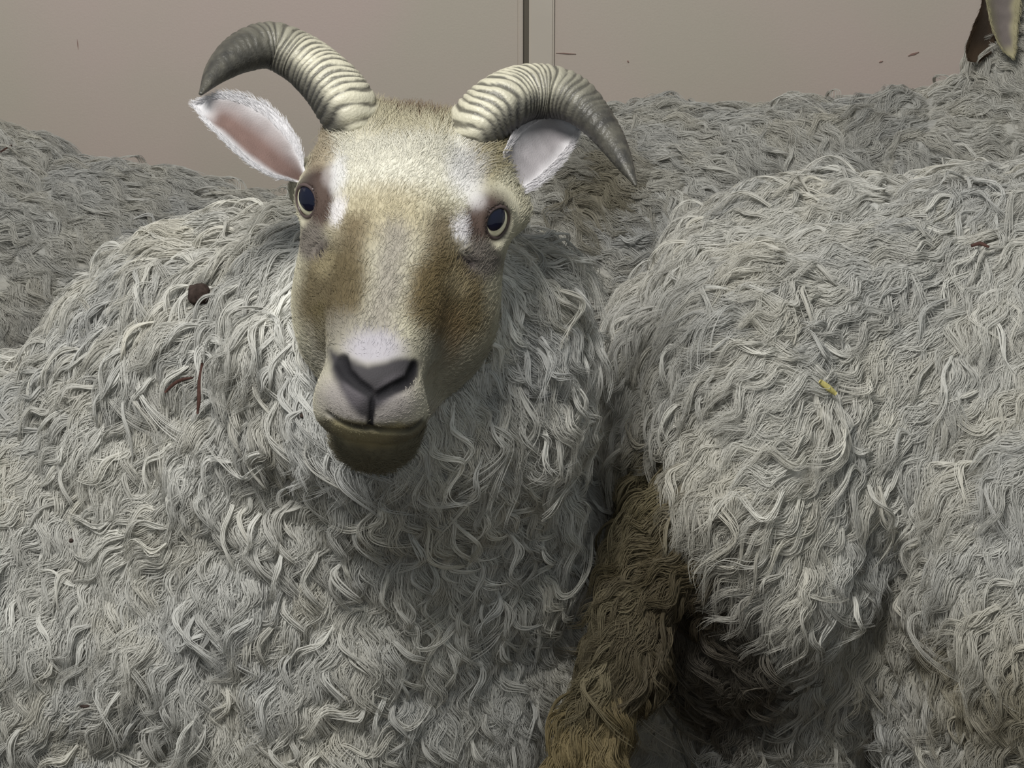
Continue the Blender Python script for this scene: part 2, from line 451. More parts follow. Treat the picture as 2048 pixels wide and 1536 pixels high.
# ------------------------------------------------------------------ wool
WHITE = lin(200, 199, 192); CREAM = lin(198, 194, 180); GREY = lin(172, 173, 171); OLIVE = lin(120, 110, 80); TAN = lin(128, 104, 62); DIRT_SHADE = lin(74, 64, 50)
def wool_colour(p, seed, stain=None):
    a = fbm(p, 0.10, seed) ; b = fbm(p, 0.03, seed + 5)
    c = mix(np.broadcast_to(WHITE, p.shape), GREY, np.clip(0.30 + 0.9 * a, 0, 0.8))
    c = mix(c, CREAM, np.clip(0.15 + 0.8 * b, 0, 0.7))
    if stain is not None: c = stain(p, c)
    return c
def fleece(name, parent, v, q, flow, colour, n_locks, strands=26, length=(0.032, 0.066), lock_r=0.0058, r0=0.00027, K=9, mask=None, seed=1, lift=0.007, amp=0.0050, wav=0.034, curls=1600):
    tri = np.concatenate([q[:, [0, 1, 2]], q[:, [0, 2, 3]]])
    a, b, c = v[tri[:, 0]], v[tri[:, 1]], v[tri[:, 2]]
    cr = np.cross(b - a, c - a); area = np.linalg.norm(cr, axis=1) / 2; nf = norm(cr)
    mid = (a + b + c) / 3
    vis = ((CAM - mid) * nf).sum(1) / np.linalg.norm(CAM - mid, axis=1)
    x, y, _ = project(mid)
    out = np.maximum(np.maximum(-x, x - 2048), np.maximum(-y, y - 1536))
    wgt = area * np.where(vis > -0.25, 1.0, 0.15) * np.where(out < 120, 1.0, np.where(out < 500, 0.35, 0.06))
    if mask is not None: wgt = wgt * mask(mid, nf)
    wgt /= wgt.sum()
    vn = vert_normals(v, tri)
    def batch(g, n_locks, strands, length, lock_r, r0, K, lift, amp, wav, jit_big, jit_small, bright, coh):
        t = g.choice(len(tri), n_locks, p=wgt)
        r1 = np.sqrt(g.random(n_locks)); r2 = g.random(n_locks)
        p = a[t] * (1 - r1)[:, None] + b[t] * (r1 * (1 - r2))[:, None] + c[t] * (r1 * r2)[:, None]
        n = norm(vn[tri[t, 0]] * (1 - r1)[:, None] + vn[tri[t, 1]] * (r1 * (1 - r2))[:, None] + vn[tri[t, 2]] * (r1 * r2)[:, None])
        fl = norm(flow(p, n))
        jit = np.stack([fbm(p, 0.055, seed + 31 + k, 2) for k in range(3)], 1)
        fl = fl + jit_big * jit + jit_small * g.normal(size=(n_locks, 3))
        fl = norm(fl - (fl * n).sum(1, keepdims=True) * n)
        bi = np.cross(n, fl)
        L = length[0] + (length[1] - length[0]) * g.random(n_locks)
        A = amp * (0.5 + g.random(n_locks)); wv = wav * (0.75 + 0.6 * g.random(n_locks))
        ph = coh * 6.283 * 1.6 * fbm(p, 0.035, seed + 77, 2) + (1 - coh) * g.random(n_locks) * 6.283
        lf = lift * (0.4 + 1.0 * g.random(n_locks))
        hook = g.normal(size=n_locks) * (0.5 if coh > 0.5 else 1.1)
        col = colour(p) * (1 + bright * (g.random(n_locks) - 0.4))[:, None]
        s = np.linspace(0, 1, K)
        S = n_locks * strands
        rep = lambda z: np.repeat(z, strands, axis=0)
        Ls = rep(L) * (0.70 + 0.40 * g.random(S)); As = rep(A) * (0.8 + 0.4 * g.random(S)); phs = rep(ph) + 0.25 * g.normal(size=S); wvs = rep(wv)
        ang = g.random(S) * 6.283; rad = np.sqrt(g.random(S)) * lock_r
        o1 = (np.cos(ang) * rad)[:, None] * (1.2 - 0.7 * s); o2 = (np.sin(ang) * rad * 0.6)[:, None] * (1.2 - 0.7 * s)
        along = Ls[:, None] * s
        hk = rep(hook)[:, None] * Ls[:, None] * 0.35 * s ** 3
        along = along - np.abs(hk) * 0.6
        arg = 6.283 * along / wvs[:, None] + phs[:, None]
        side = As[:, None] * (np.sin(arg) - np.sin(phs)[:, None] * (1 - np.minimum(1, 2.5 * s))) * np.minimum(1, 0.35 + 2.0 * s) + o1 + hk
        up = rep(lf)[:, None] * np.sin(np.pi * np.minimum(1, 0.12 + 0.80 * s)) + 0.30 * As[:, None] * np.cos(arg) * np.minimum(1, 2 * s) + o2 - 0.001
        pts = rep(p)[:, None, :] + along[..., None] * rep(fl)[:, None, :] + side[..., None] * rep(bi)[:, None, :] + up[..., None] * rep(n)[:, None, :]
        pts[..., 2] -= (rep(L)[:, None] * s ** 2) * 0.10
        pts -= rep(n)[:, None, :] * (0.8 * (Ls[:, None] * s) ** 2 / 0.30)[..., None]      # lies along the rounded body
        rr = r0 * (0.7 + 0.6 * g.random(S))[:, None] * (1 - 0.75 * s ** 1.5)
        cs = rep(col) * (0.95 + 0.10 * g.random(S))[:, None]
        return pts, rr, np.clip(cs, 0, 0.95)
    g = np.random.default_rng(seed)
    A_ = batch(g, n_locks, strands, length, lock_r, r0, K, lift, amp, wav, 0.78, 0.09, 0.20, 0.8)
    B_ = batch(g, curls, 12, (0.035, 0.075), 0.0014, 0.00040, K, lift * 2.0, 0.0075, 0.046, 1.1, 0.28, 0.38, 0.3)
    return hair(name, np.concatenate([A_[0], B_[0]]), np.concatenate([A_[1], B_[1]]), np.concatenate([A_[2], B_[2]]), M_wool, parent)
DOWN = np.array([0, 0, -1.0])

def lumps(v, q, seed, amount, keep=None):
    n = vert_normals(v, q)
    d = amount * (fbm(v, 0.055, seed, 3) + 0.6 * fbm(v * [1, 1, 0.5], 0.022, seed + 3, 2))
    if keep is not None: d = d * keep(v)
    return v + n * d[:, None]

# ---- sheep 1: the horned one looking out
root1 = empty('sheep', (CHEST_C[0], CHEST_C[1], 0))
tag(root1, 'horned sheep with a cream and brown face looking straight out', 'sheep', 'sheep crowded along the wall')
lo, hi = bounds([CHEST_C, NECK_C, B1a, B1b, HO], 0.30)
v1, q1 = build(sheep1, lo, hi, 0.011)
def face_near(v):
    l = w2loc(v)
    return (l[:, 1] > -0.13) & (l[:, 2] > -0.15) & (np.abs(l[:, 0]) < 0.09) & (l[:, 1] < 0.17)
def face_pick(co, l):
    q = w2loc(co); m = face_near(co)
    if l == 2: m &= (q[:, 2] + 0.6 * q[:, 1] > -0.085)
    return m
furless = lambda v: 1 - ss(0.02, 0.0, head_raw(v)) * 1.0
v1b = lumps(v1, q1, 3, 0.017, lambda v: ss(0.0, 0.03, head_raw(v)))
isface = face_near(v1)
vs1, fs1 = subdivide(v1b, q1, face_pick, 3)
fm = face_near(vs1) & (head_raw(vs1) < 0.012)
vs1[fm] = snap(sheep1, vs1[fm])

# face pigment, charted on the plane of the face (units: 0.33 mm, origin between the eyes)
cR, sR = math.cos(ROLL), math.sin(ROLL)
def chart(p):
    l = (p - HO) @ CB
    k = 3014.0 / (1 - l[:, 2] / 1.42)
    return l[:, 0] * k, -l[:, 1] * k
def blob(x, y, cx, cy, rx, ry, ang=0, soft=0.5):
    a = math.radians(ang); dx, dy = x - (cx - 797), y - (cy - 424)
    X, Y = dx * math.cos(a) + dy * math.sin(a), -dx * math.sin(a) + dy * math.cos(a)
    return ss(1 + soft, 1 - soft, np.sqrt((X / rx) ** 2 + (Y / ry) ** 2))
def stroke(x, y, pts, wd, soft=0.6):
    d = 1e9
    for (a, b), (c, e) in zip(pts[:-1], pts[1:]):
        a -= 797; c -= 797; b -= 424; e -= 424
        t = np.clip(((x - a) * (c - a) + (y - b) * (e - b)) / ((c - a) ** 2 + (e - b) ** 2), 0, 1)
        d = np.minimum(d, np.hypot(x - a - t * (c - a), y - b - t * (e - b)))
    return ss(wd * (1 + soft), wd * (1 - soft), d)
def face_colour(p):
    x, y = chart(p)
    nz = fbm(p, 0.012, 71, 3); nf = fbm(p, 0.030, 75, 2)
    x = x + 7 * nz + 6 * nf; y = y + 10 * fbm(p, 0.02, 91, 2)
    c = np.broadcast_to(lin(178, 174, 154), p.shape).copy()
    c = mix(c, lin(206, 204, 192), 0.8 * blob(x, y, 800, 300, 150, 90))
    c = mix(c, lin(160, 152, 122), 0.7 * blob(x, y, 800, 225, 160, 40))
    c = mix(c, lin(140, 130, 98), 0.8 * blob(x, y, 965, 300, 40, 70, 20))
    c = mix(c, lin(120, 100, 72), 0.6 * blob(x, y, 635, 290, 30, 60, 15))
    c = mix(c, lin(166, 156, 128), 0.7 * blob(x, y, 760, 430, 110, 60))
    c = mix(c, lin(104, 92, 70), 0.9 * stroke(x, y, [(708, 465), (700, 540), (690, 630)], 32, .9))
    c = mix(c, lin(104, 92, 70), 0.9 * stroke(x, y, [(885, 460), (872, 530), (850, 620)], 32, .9))
    c = mix(c, lin(92, 82, 60), 0.95 * blob(x, y, 664, 590, 74, 100, 0, .35))
    c = mix(c, lin(96, 84, 58), 0.95 * blob(x, y, 902, 610, 70, 110, 0, .35))
    c = mix(c, lin(140, 135, 126), 0.85 * stroke(x, y, [(795, 480), (782, 560), (770, 660)], 32, .8))
    c = mix(c, lin(150, 140, 112), 0.6 * blob(x, y, 650, 530, 22, 30))
    c = mix(c, lin(152, 140, 112), 0.6 * blob(x, y, 915, 570, 24, 28))
    c = mix(c, lin(136, 132, 122), 0.8 * blob(x, y, 700, 700, 90, 60))
    c = mix(c, lin(136, 132, 118), 0.7 * blob(x, y, 880, 740, 90, 60))
    c = mix(c, lin(116, 98, 70), 0.6 * blob(x, y, 895, 665, 25, 50))
    c = mix(c, lin(86, 78, 50), 0.5 * stroke(x, y, [(640, 620), (652, 690)], 14))
    c = mix(c, lin(162, 159, 166), 0.9 * blob(x, y, 758, 712, 56, 34, 5, .5))
    c = mix(c, lin(158, 152, 150), 0.9 * blob(x, y, 745, 815, 100, 60, 5, .4))
    c = mix(c, lin(84, 60, 44), 0.85 * blob(x, y, 825, 206, 74, 24, 4, .5))
    # lower lip, chin and throat
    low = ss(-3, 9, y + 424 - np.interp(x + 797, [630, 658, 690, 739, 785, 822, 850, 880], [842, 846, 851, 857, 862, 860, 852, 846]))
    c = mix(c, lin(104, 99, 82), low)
    c = mix(c, lin(150, 142, 112), 0.8 * stroke(x, y, [(680, 862), (705, 882), (740, 893), (778, 886), (810, 872)], 11, .8))
    # eyes' dark patches and white spots
    c = mix(c, lin(64, 48, 44), 0.95 * blob(x, y, 634, 390, 36, 66, -12, .35))
    c = mix(c, lin(64, 48, 44), 0.95 * blob(x, y, 964, 435, 40, 62, 20, .35))
    c = mix(c, lin(98, 91, 88), 0.85 * blob(x, y, 622, 480, 38, 40, 0, .4))
    c = mix(c, lin(98, 91, 88), 0.85 * blob(x, y, 962, 520, 34, 36, 0, .4))
    c = mix(c, lin(150, 144, 142), 0.7 * blob(x, y, 650, 345, 14, 22, 0, .6))
    c = mix(c, lin(150, 144, 142), 0.6 * blob(x, y, 950, 395, 20, 16, 0, .6))
    c = mix(c, lin(208, 206, 208), 0.8 * blob(x, y, 678, 420, 14, 30, 10, .5))
    c = mix(c, lin(208, 206, 208), 0.8 * blob(x, y, 922, 465, 18, 34, -5, .5))
    c = mix(c, lin(204, 204, 206), 0.7 * blob(x, y, 925, 340, 34, 60, -15, .6))
    c = mix(c, lin(196, 196, 198), 0.7 * blob(x, y, 672, 345, 16, 40, 0, .6))
    c = mix(c, lin(64, 58, 56), 0.9 * stroke(x, y, [(640, 505), (656, 486)], 6))
    c = mix(c, lin(56, 50, 50), 0.9 * stroke(x, y, [(922, 518), (940, 530)], 8))
    return c
def nose_mask(p):
    x, y = chart(p)
    x = x + 4 * fbm(p, 0.01, 61, 2); y = y + 4 * fbm(p, 0.01, 63, 2)
    poly = [(668, 712), (688, 722), (715, 738), (748, 752), (790, 738), (825, 728), (842, 735), (836, 766), (806, 800), (776, 828), (748, 852), (736, 852), (712, 828), (690, 795), (672, 755)]
    inside = np.zeros(len(x), bool); dist = np.full(len(x), 1e9)
    X, Y = x + 797, y + 424
    for (ax, ay), (bx, by) in zip(poly, poly[1:] + poly[:1]):
        cnd = ((ay > Y) != (by > Y)) & (X < (bx - ax) * (Y - ay) / (by - ay + 1e-9) + ax)
        inside ^= cnd
        t = np.clip(((X - ax) * (bx - ax) + (Y - ay) * (by - ay)) / ((bx - ax) ** 2 + (by - ay) ** 2), 0, 1)
        dist = np.minimum(dist, np.hypot(X - ax - t * (bx - ax), Y - ay - t * (by - ay)))
    sd = np.where(inside, -dist, dist)
    return ss(12, -9, sd)
def skin_colour(p):
    c = face_colour(p)
    x, y = chart(p)
    nm = nose_mask(p)
    nc = np.broadcast_to(lin(60, 58, 60), p.shape)
    nc = mix(nc, lin(92, 88, 92), 0.9 * np.maximum(blob(x, y, 716, 805, 26, 30, 20), blob(x, y, 800, 800, 40, 26, -40)))
    c = mix(c, nc, nm)
    dk = ss(0.0045, 0.001, np.minimum(polyline(p, NOSTRIL_L, 0.003, 0.0012), polyline(p, NOSTRIL_R, 0.003, 0.0012)))
    dk = np.maximum(dk, ss(0.002, 0.0005, polyline(p, PHILTRUM, 0.001, 0.001)))
    dk = np.maximum(dk, 0.8 * ss(0.002, 0.0005, polyline(p, MOUTH, 0.001, 0.001)))
    c = mix(c, lin(30, 29, 32), dk)
    for k in (0, 1):
        e = np.linalg.norm(p - EYE_C[k], axis=1)
        c = mix(c, lin(52, 44, 42), 0.85 * ss(0.0195, 0.0165, e))
    return c
stain1 = lambda p, c: mix(c, OLIVE, 0.5 * ss(0.04, 0.01, head_raw(p)) * ss(0.05, -0.02, w2loc(p)[:, 1]) )
EARGAP = P(548, 362, 1.5)  # gap below the left ear, its shade painted into the neck wool
wool1 = lambda p: np.clip(mix(wool_colour(p, 201), DIRT_SHADE, 0.8 * ss(0.020, 0.008, np.linalg.norm((p - EARGAP) * [0.6, 0.15, 1.3], axis=1))) * (1 + 0.32 * ss(0.040, 0.012, head_raw(p)))[:, None], 0, 0.95)
hr = head_raw(vs1)
onface = face_near(vs1) & (hr < 0.010)
c1 = wool1(vs1) * 0.8
c1[onface] = skin_colour(vs1[onface])
body_1 = mesh_obj('body', vs1, fs1, M_skin, root1, True, c1)

HEAD_AX = norm(-HB[:, 2] * 0.4 - HB[:, 1] * 0.3 + np.array([0, 0.6, 0]))
def flow1(p, n):
    rad = norm((p - HO) * [1, 0.2, 1])
    near = ss(0.42, 0.12, np.linalg.norm((p - NECK_C), axis=1))[:, None]
    base = DOWN * 0.9 + np.array([-0.55, 0, 0]) * ss(0.0, -0.25, p[:, 0])[:, None] + np.array([0.5, 0, 0]) * ss(0.02, 0.15, p[:, 0])[:, None]
    return norm(base * (1 - 0.6 * near) + rad * 0.8 * near)
def mask1(p, n):
    l = w2loc(p)
    m = ss(0.004, 0.014, head_raw(p)) * (1 + 1.5 * ss(0.05, 0.02, head_raw(p)))
    return m
fleece('fleece', root1, v1b, q1, flow1, wool1, 13000, mask=mask1, seed=5, curls=1700)

# short fur of the face
def short_fur(name, parent, n, seed):
    g = np.random.default_rng(seed)
    tri = np.array([t for f in fs1 for t in ([(f[0], f[1], f[2]), (f[0], f[2], f[3])] if len(f) == 4 else [tuple(f)])])
    keep = onface[tri].all(1); tri = tri[keep]
    a, b, c = vs1[tri[:, 0]], vs1[tri[:, 1]], vs1[tri[:, 2]]
    cr = np.cross(b - a, c - a); ar = np.linalg.norm(cr, axis=1)
    t = g.choice(len(tri), n, p=ar / ar.sum())
    r1 = np.sqrt(g.random(n)); r2 = g.random(n)
    p = a[t] * (1 - r1)[:, None] + b[t] * (r1 * (1 - r2))[:, None] + c[t] * (r1 * r2)[:, None]
    nn = norm(cr[t])
    bad = nose_mask(p) > 0.04
    for pts in (MOUTH, PHILTRUM, NOSTRIL_L, NOSTRIL_R): bad |= polyline(p, pts, 0.0025, 0.0025) < 0
    for k in (0, 1): bad |= np.linalg.norm(p - EYE_C[k], axis=1) < EYE_R + 0.0028
    p, nn = p[~bad], nn[~bad]; n = len(p)
    l = w2loc(p)
    d = np.stack([l[:, 0] * 6, -0.6 - 0 * l[:, 0], -0.1 + 0 * l[:, 0]], 1)
    up = ss(0.02, -0.03, l[:, 1])[:, None]
    d = d * (1 - up) + np.stack([l[:, 0] * 8, 0.1 - 0 * l[:, 0], 0.2 + 0 * l[:, 0]], 1) * 0 + up * np.stack([l[:, 0] * 5, -0.8 + 0 * l[:, 0], 0 * l[:, 0]], 1)
    fl = d @ HB.T + 0.25 * g.normal(size=(n, 3)) + 0.35 * np.stack([fbm(p, 0.02, 301 + k, 2) for k in range(3)], 1)
    fl = norm(fl - (fl * nn).sum(1, keepdims=True) * nn)
    ln = (0.004 + 0.004 * g.random(n)) * (1 + 1.6 * ss(-0.03, -0.09, l[:, 1])) * (1 - 0.5 * ss(0.08, 0.13, l[:, 1]) + 1.1 * ss(-0.085, -0.10, l[:, 2]))
    for k in (0, 1): ln *= 0.45 + 0.55 * ss(0.020, 0.034, np.linalg.norm(p - EYE_C[k], axis=1))
    s = np.linspace(0, 1, 4)
    pts = p[:, None] + (ln[:, None] * s)[..., None] * fl[:, None] + (ln[:, None] * (0.35 * s - 0.15 * s * s) - 0.0006)[..., None] * nn[:, None]
    rr = 0.00022 * (0.7 + 0.6 * g.random(n))[:, None] * (1 - 0.7 * s)
    cs = face_colour(p) * (0.88 + 0.24 * g.random(n))[:, None]
    hair(name, pts, rr, np.clip(cs, 0, 1), M_fur, parent)
short_fur('face_fur', root1, 70000, 9)

# eyes
def lens_cap(name, c, r, axis, ang, mat, parent, nu=32, nv=10, up=(0.1, 0.2, 1.0), ratio=1.0):
    a = norm(axis); x = norm(np.cross(a, up)); y = np.cross(a, x)
    vs = [c + a * r]; fs = []
    for i in range(1, nv + 1):
        t = ang * i / nv
        for j in range(nu):
            f = 6.2832 * j / nu
            t = ang * i / nv / math.sqrt(math.sin(f) ** 2 + (math.cos(f) / ratio) ** 2)
            vs.append(c + r * (math.cos(t) * a + math.sin(t) * (math.cos(f) * x + math.sin(f) * y)))
    for j in range(nu): fs.append((0, 1 + j, 1 + (j + 1) % nu))
    for i in range(nv - 1):
        for j in range(nu):
            b0 = 1 + i * nu; fs.append((b0 + j, b0 + nu + j, b0 + nu + (j + 1) % nu, b0 + (j + 1) % nu))
    return mesh_obj(name, vs, fs, mat, parent)
M_eye = plain('eye_white', (250, 246, 214), 0.12, 0.6)
M_iris = plain('iris', (14, 17, 34), 0.08, 0.6)
M_lid = plain('eyelid_skin', (78, 66, 64), 0.35, 0.5)
for k in (0, 1):
    s = (-1, 1)[k]
    eye = lens_cap('eye', EYE_C[k], EYE_R, eye_axis(k), 3.14159, M_eye, root1, 32, 18)
    ia = norm(CB @ np.array([s * 0.54, 0.03, 0.84]))
    lens_cap('iris', EYE_C[k], EYE_R + 0.0004, ia, 0.72, M_iris, eye, up=CB @ np.array([s * 0.30, 1.0, 0.0]), ratio=0.70)
    # lid rim: an almond loop round the opening
    a, x, y = eye_frame(k)
    vs = []; fs = []; nu, nt_ = 48, 8
    for i in range(nu):
        f = 6.2832 * i / nu
        th = 0.83 - 0.05 * math.cos(2 * f)
        ctr = EYE_C[k] + (EYE_R + 0.0009) * (math.cos(th) * a + math.sin(th) * (math.cos(f) * y + math.sin(f) * x))
        o = norm(ctr - EYE_C[k]); tg = norm(math.cos(f) * x - math.sin(f) * y); bb = np.cross(o, tg)
        for j in range(nt_):
            h = 6.2832 * j / nt_
            vs.append(ctr + 0.0011 * (math.cos(h) * o + 1.5 * math.sin(h) * bb))
    for i in range(nu):
        for j in range(nt_):
            fs.append((i * nt_ + j, ((i + 1) % nu) * nt_ + j, ((i + 1) % nu) * nt_ + (j + 1) % nt_, i * nt_ + (j + 1) % nt_))
    mesh_obj('eyelid', vs, fs, M_lid, eye)

# horns
def spline(pts, n):
    pts = np.asarray(pts, float); m = len(pts)
    e = np.vstack([2 * pts[0] - pts[1], pts, 2 * pts[-1] - pts[-2]])
    seg = np.linalg.norm(np.diff(pts[:, :3], axis=0), axis=1); cum = np.concatenate([[0], np.cumsum(seg)])
    out = []
    for s in np.linspace(0, cum[-1], n):
        i = min(np.searchsorted(cum, s, 'right') - 1, m - 2); t = (s - cum[i]) / seg[i]
        p0, p1, p2, p3 = e[i], e[i + 1], e[i + 2], e[i + 3]
        out.append(0.5 * (2 * p1 + (p2 - p0) * t + (2 * p0 - 5 * p1 + 4 * p2 - p3) * t * t + (3 * p1 - p0 - 3 * p2 + p3) * t ** 3))
    return np.array(out)
def horn(ctrl, side, seed):
    # ctrl rows: px, py, depth, radius in px
    rows = []
    for (x, y, d, r) in ctrl:
        rows.append([*P(x, y, d), r * d / FPX])
    N, M = 260, 40
    sp = spline(rows, N); pos, rad = sp[:, :3], np.maximum(sp[:, 3], 0.0008)
    tg = norm(np.gradient(pos, axis=0))
    arc = np.concatenate([[0], np.cumsum(np.linalg.norm(np.diff(pos, axis=0), axis=1))])
    S = arc[-1]
    front = norm(np.broadcast_to(-F_ + 0.25 * U_, tg.shape) - 0)
    fr = norm(front - (front * tg).sum(1, keepdims=True) * tg)
    sd = np.cross(tg, fr) * side           # towards the outer (upper) edge of the curl or the inner one
    g = np.random.default_rng(seed)
    vs = np.zeros((N, M, 3)); cs = np.zeros((N, M, 3))
    th = np.linspace(0, 2 * math.pi, M, endpoint=False)
    pitch = 0.0042
    for i in range(N):
        u = arc[i] / S
        # rounded triangle section with a keel at the front
        cx, cy = np.cos(th), np.sin(th)
        keel = 1.0 + 0.10 * np.cos(th - 0.5) ** 3 - 0.04 * np.cos(2 * th)
        pp = np.stack([np.full(M, arc[i]), cx * 0.012, cy * 0.012 + seed], 1)
        rough = fbm(pp, 0.006, seed, 2)
        chev = 0.0026 * np.abs(((th - 0.5 + math.pi) % (2 * math.pi)) - math.pi) ** 0.8
        ph = (arc[i] + chev + 0.0010 * np.sin(3 * th + seed + 40 * arc[i]) + 0.0012 * math.sin(arc[i] * 260) + 0.0007 * rough) / (pitch * (0.95 + 0.25 * u))
        wave = 0.5 + 0.5 * np.cos(2 * math.pi * ph)
        amp = 0.0014 * ss(0.98, 0.40, u) * (0.55 + 0.45 * np.clip(cx + 0.4, 0, 1))
        r = rad[i] * keel + amp * (wave ** 0.6 - 0.6) + 0.0004 * rough * (1 - u)
        vs[i] = pos[i] + r[:, None] * (cx[:, None] * fr[i] + cy[:, None] * sd[i])
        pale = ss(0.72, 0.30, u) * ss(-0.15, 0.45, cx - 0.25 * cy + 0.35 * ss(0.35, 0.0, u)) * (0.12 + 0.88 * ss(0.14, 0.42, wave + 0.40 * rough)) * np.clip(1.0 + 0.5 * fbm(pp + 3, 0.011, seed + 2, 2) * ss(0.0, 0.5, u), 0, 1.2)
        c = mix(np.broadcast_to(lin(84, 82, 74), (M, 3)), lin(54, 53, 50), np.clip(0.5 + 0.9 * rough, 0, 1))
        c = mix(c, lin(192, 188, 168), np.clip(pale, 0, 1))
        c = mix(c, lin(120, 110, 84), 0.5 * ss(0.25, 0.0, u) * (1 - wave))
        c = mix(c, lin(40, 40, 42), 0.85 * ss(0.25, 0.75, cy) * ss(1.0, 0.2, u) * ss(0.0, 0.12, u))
        cs[i] = c
    idx = np.arange(N * M).reshape(N, M)
    fs = [(idx[i, j], idx[i, (j + 1) % M], idx[i + 1, (j + 1) % M], idx[i + 1, j]) for i in range(N - 1) for j in range(M)]
    V = vs.reshape(-1, 3); n0 = len(V)
    V = np.vstack([V, pos[-1:] + tg[-1:] * 0.0008]); CC = np.vstack([cs.reshape(-1, 3), cs[-1, :1]])
    fs += [(idx[-1, j], idx[-1, (j + 1) % M], n0) for j in range(M)]
    return V, fs, CC
HD = w2loc(HO[None])[0]
hl, fl_, cl = horn([(732, 290, 1.522, 48), (714, 250, 1.503, 55), (690, 207, 1.494, 59), (650, 157, 1.500, 54), (598, 115, 1.51, 49), (540, 91, 1.51, 46), (484, 105, 1.495, 40), (437, 140, 1.475, 26), (401, 188, 1.45, 4)], -1, 3)
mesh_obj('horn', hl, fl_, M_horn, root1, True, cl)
hl, fl_, cl = horn([(912, 322, 1.522, 48), (936, 280, 1.503, 55), (960, 244, 1.494, 58), (1000, 208, 1.497, 58), (1048, 186, 1.51, 55), (1100, 184, 1.515, 52), (1146, 198, 1.51, 46), (1187, 234, 1.50, 36), (1222, 280, 1.485, 28), (1248, 325, 1.47, 18), (1272, 371, 1.455, 3)], 1, 8)
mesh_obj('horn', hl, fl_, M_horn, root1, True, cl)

# ears: cupped leaf with thickness
def ear(mid, edge_a, edge_b, depth, cup, inner, rim, seed, thick=0.0035):
    # mid: spine base->tip in px; edges px; all sampled to the same count; depth per sample
    N, M = 40, 25
    A = spline([P(x, y, d) for x, y, d in edge_a], N); B = spline([P(x, y, d) for x, y, d in edge_b], N)
    tt = np.linspace(0, 1, N); uu = np.linspace(0, 1, M)
    nrm = norm(np.cross(B[N // 2] - A[N // 2], A[-1] - A[0])); nrm = nrm if nrm @ F_ > 0 else -nrm
    V = A[:, None] * (1 - uu)[None, :, None] + B[:, None] * uu[None, :, None]
    wd = np.linalg.norm(A - B, axis=1)
    V = V + nrm * (cup * wd[:, None] * 4 * (uu * (1 - uu))[None, :])[..., None]
    flat = V.reshape(-1, 3)
    V = (flat + nrm * (0.0012 * fbm(flat, 0.012, seed, 2))[:, None]).reshape(N, M, 3)
    dist = np.minimum(uu, 1 - uu)[None, :] * 2 * np.ones((N, 1)); tip = (1 - tt)[:, None] * np.ones((1, M))
    e = np.minimum(dist, tip * 2.2).reshape(-1) + 0.12 * fbm(flat, 0.012, seed + 4, 2)
    c = mix(np.broadcast_to(rim, (N * M, 3)), inner * 1.0, ss(0.15, 0.62, e))
    U2 = np.tile(uu, N); T2 = np.repeat(tt, M)
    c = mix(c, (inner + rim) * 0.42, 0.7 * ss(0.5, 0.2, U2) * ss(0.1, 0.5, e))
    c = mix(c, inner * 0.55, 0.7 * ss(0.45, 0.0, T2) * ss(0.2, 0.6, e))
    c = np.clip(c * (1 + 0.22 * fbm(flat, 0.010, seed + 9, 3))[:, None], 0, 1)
    back = V + nrm * (thick * np.sqrt(np.clip(dist * np.minimum(1, tip * 5), 0, 1)))[..., None] + nrm * 0.0006
    idx = np.arange(N * M).reshape(N, M); o = N * M
    fs = []
    for i in range(N - 1):
        for j in range(M - 1):
            fs.append((idx[i, j], idx[i + 1, j], idx[i + 1, j + 1], idx[i, j + 1]))
            fs.append((o + idx[i, j], o + idx[i, j + 1], o + idx[i + 1, j + 1], o + idx[i + 1, j]))
    for i in range(N - 1):
        fs.append((idx[i, 0], o + idx[i, 0], o + idx[i + 1, 0], idx[i + 1, 0])); fs.append((idx[i, M - 1], idx[i + 1, M - 1], o + idx[i + 1, M - 1], o + idx[i, M - 1]))
    for j in range(M - 1):
        fs.append((idx[-1, j], o + idx[-1, j], o + idx[-1, j + 1], idx[-1, j + 1])); fs.append((idx[0, j], idx[0, j + 1], o + idx[0, j + 1], o + idx[0, j]))
    VV = np.vstack([V.reshape(-1, 3), back.reshape(-1, 3)]); CC = np.vstack([c, np.broadcast_to(rim * 0.95, (N * M, 3))])
    return VV, fs, CC, V, nrm
def ear_fringe(parent, V, nrm, rim, seed, n=2600, both=True):
    g = np.random.default_rng(seed); N, M = V.shape[:2]
    i = g.integers(2, N - 1, n); side = g.integers(0, 2, n); j = np.where(side == 0, g.integers(0, 4, n), g.integers(M - 4, M, n))
    p = V[i, j]; along = norm(V[np.minimum(i + 1, N - 1), j] - V[i - 1, j]); outw = norm(V[i, np.where(side == 0, 0, M - 1)] - V[i, M // 2])
    d = norm(along * 1.0 + outw * 0.35 - nrm * 0.35 + 0.2 * g.normal(size=(n, 3)))
    ln = 0.0025 + 0.0035 * g.random(n); s = np.linspace(0, 1, 5)
    pts = p[:, None] + (ln[:, None] * s)[..., None] * d[:, None] + (0.3 * ln[:, None] * s ** 2)[..., None] * along[:, None]
    rr = 0.00018 * (0.7 + 0.6 * g.random(n))[:, None] * (1 - 0.7 * s)
    hair('ear_fur', pts, rr, np.clip(rim * (0.95 + 0.3 * g.random(n))[:, None], 0, 1), M_fur, parent)
RIM = lin(205, 204, 206)
VV, fs, CC, V, nr = ear(None, [(612, 345, 1.475), (590, 275, 1.475), (535, 212, 1.475), (455, 187, 1.47), (390, 207, 1.465)],
                        [(604, 366, 1.47), (540, 352, 1.455), (480, 312, 1.45), (425, 258, 1.452), (388, 212, 1.465)], None, 0.20, lin(112, 92, 86), RIM, 31)
ear_l = mesh_obj('ear', VV, fs, M_skin, root1, True, CC); ear_fringe(ear_l, V, nr, RIM, 3)
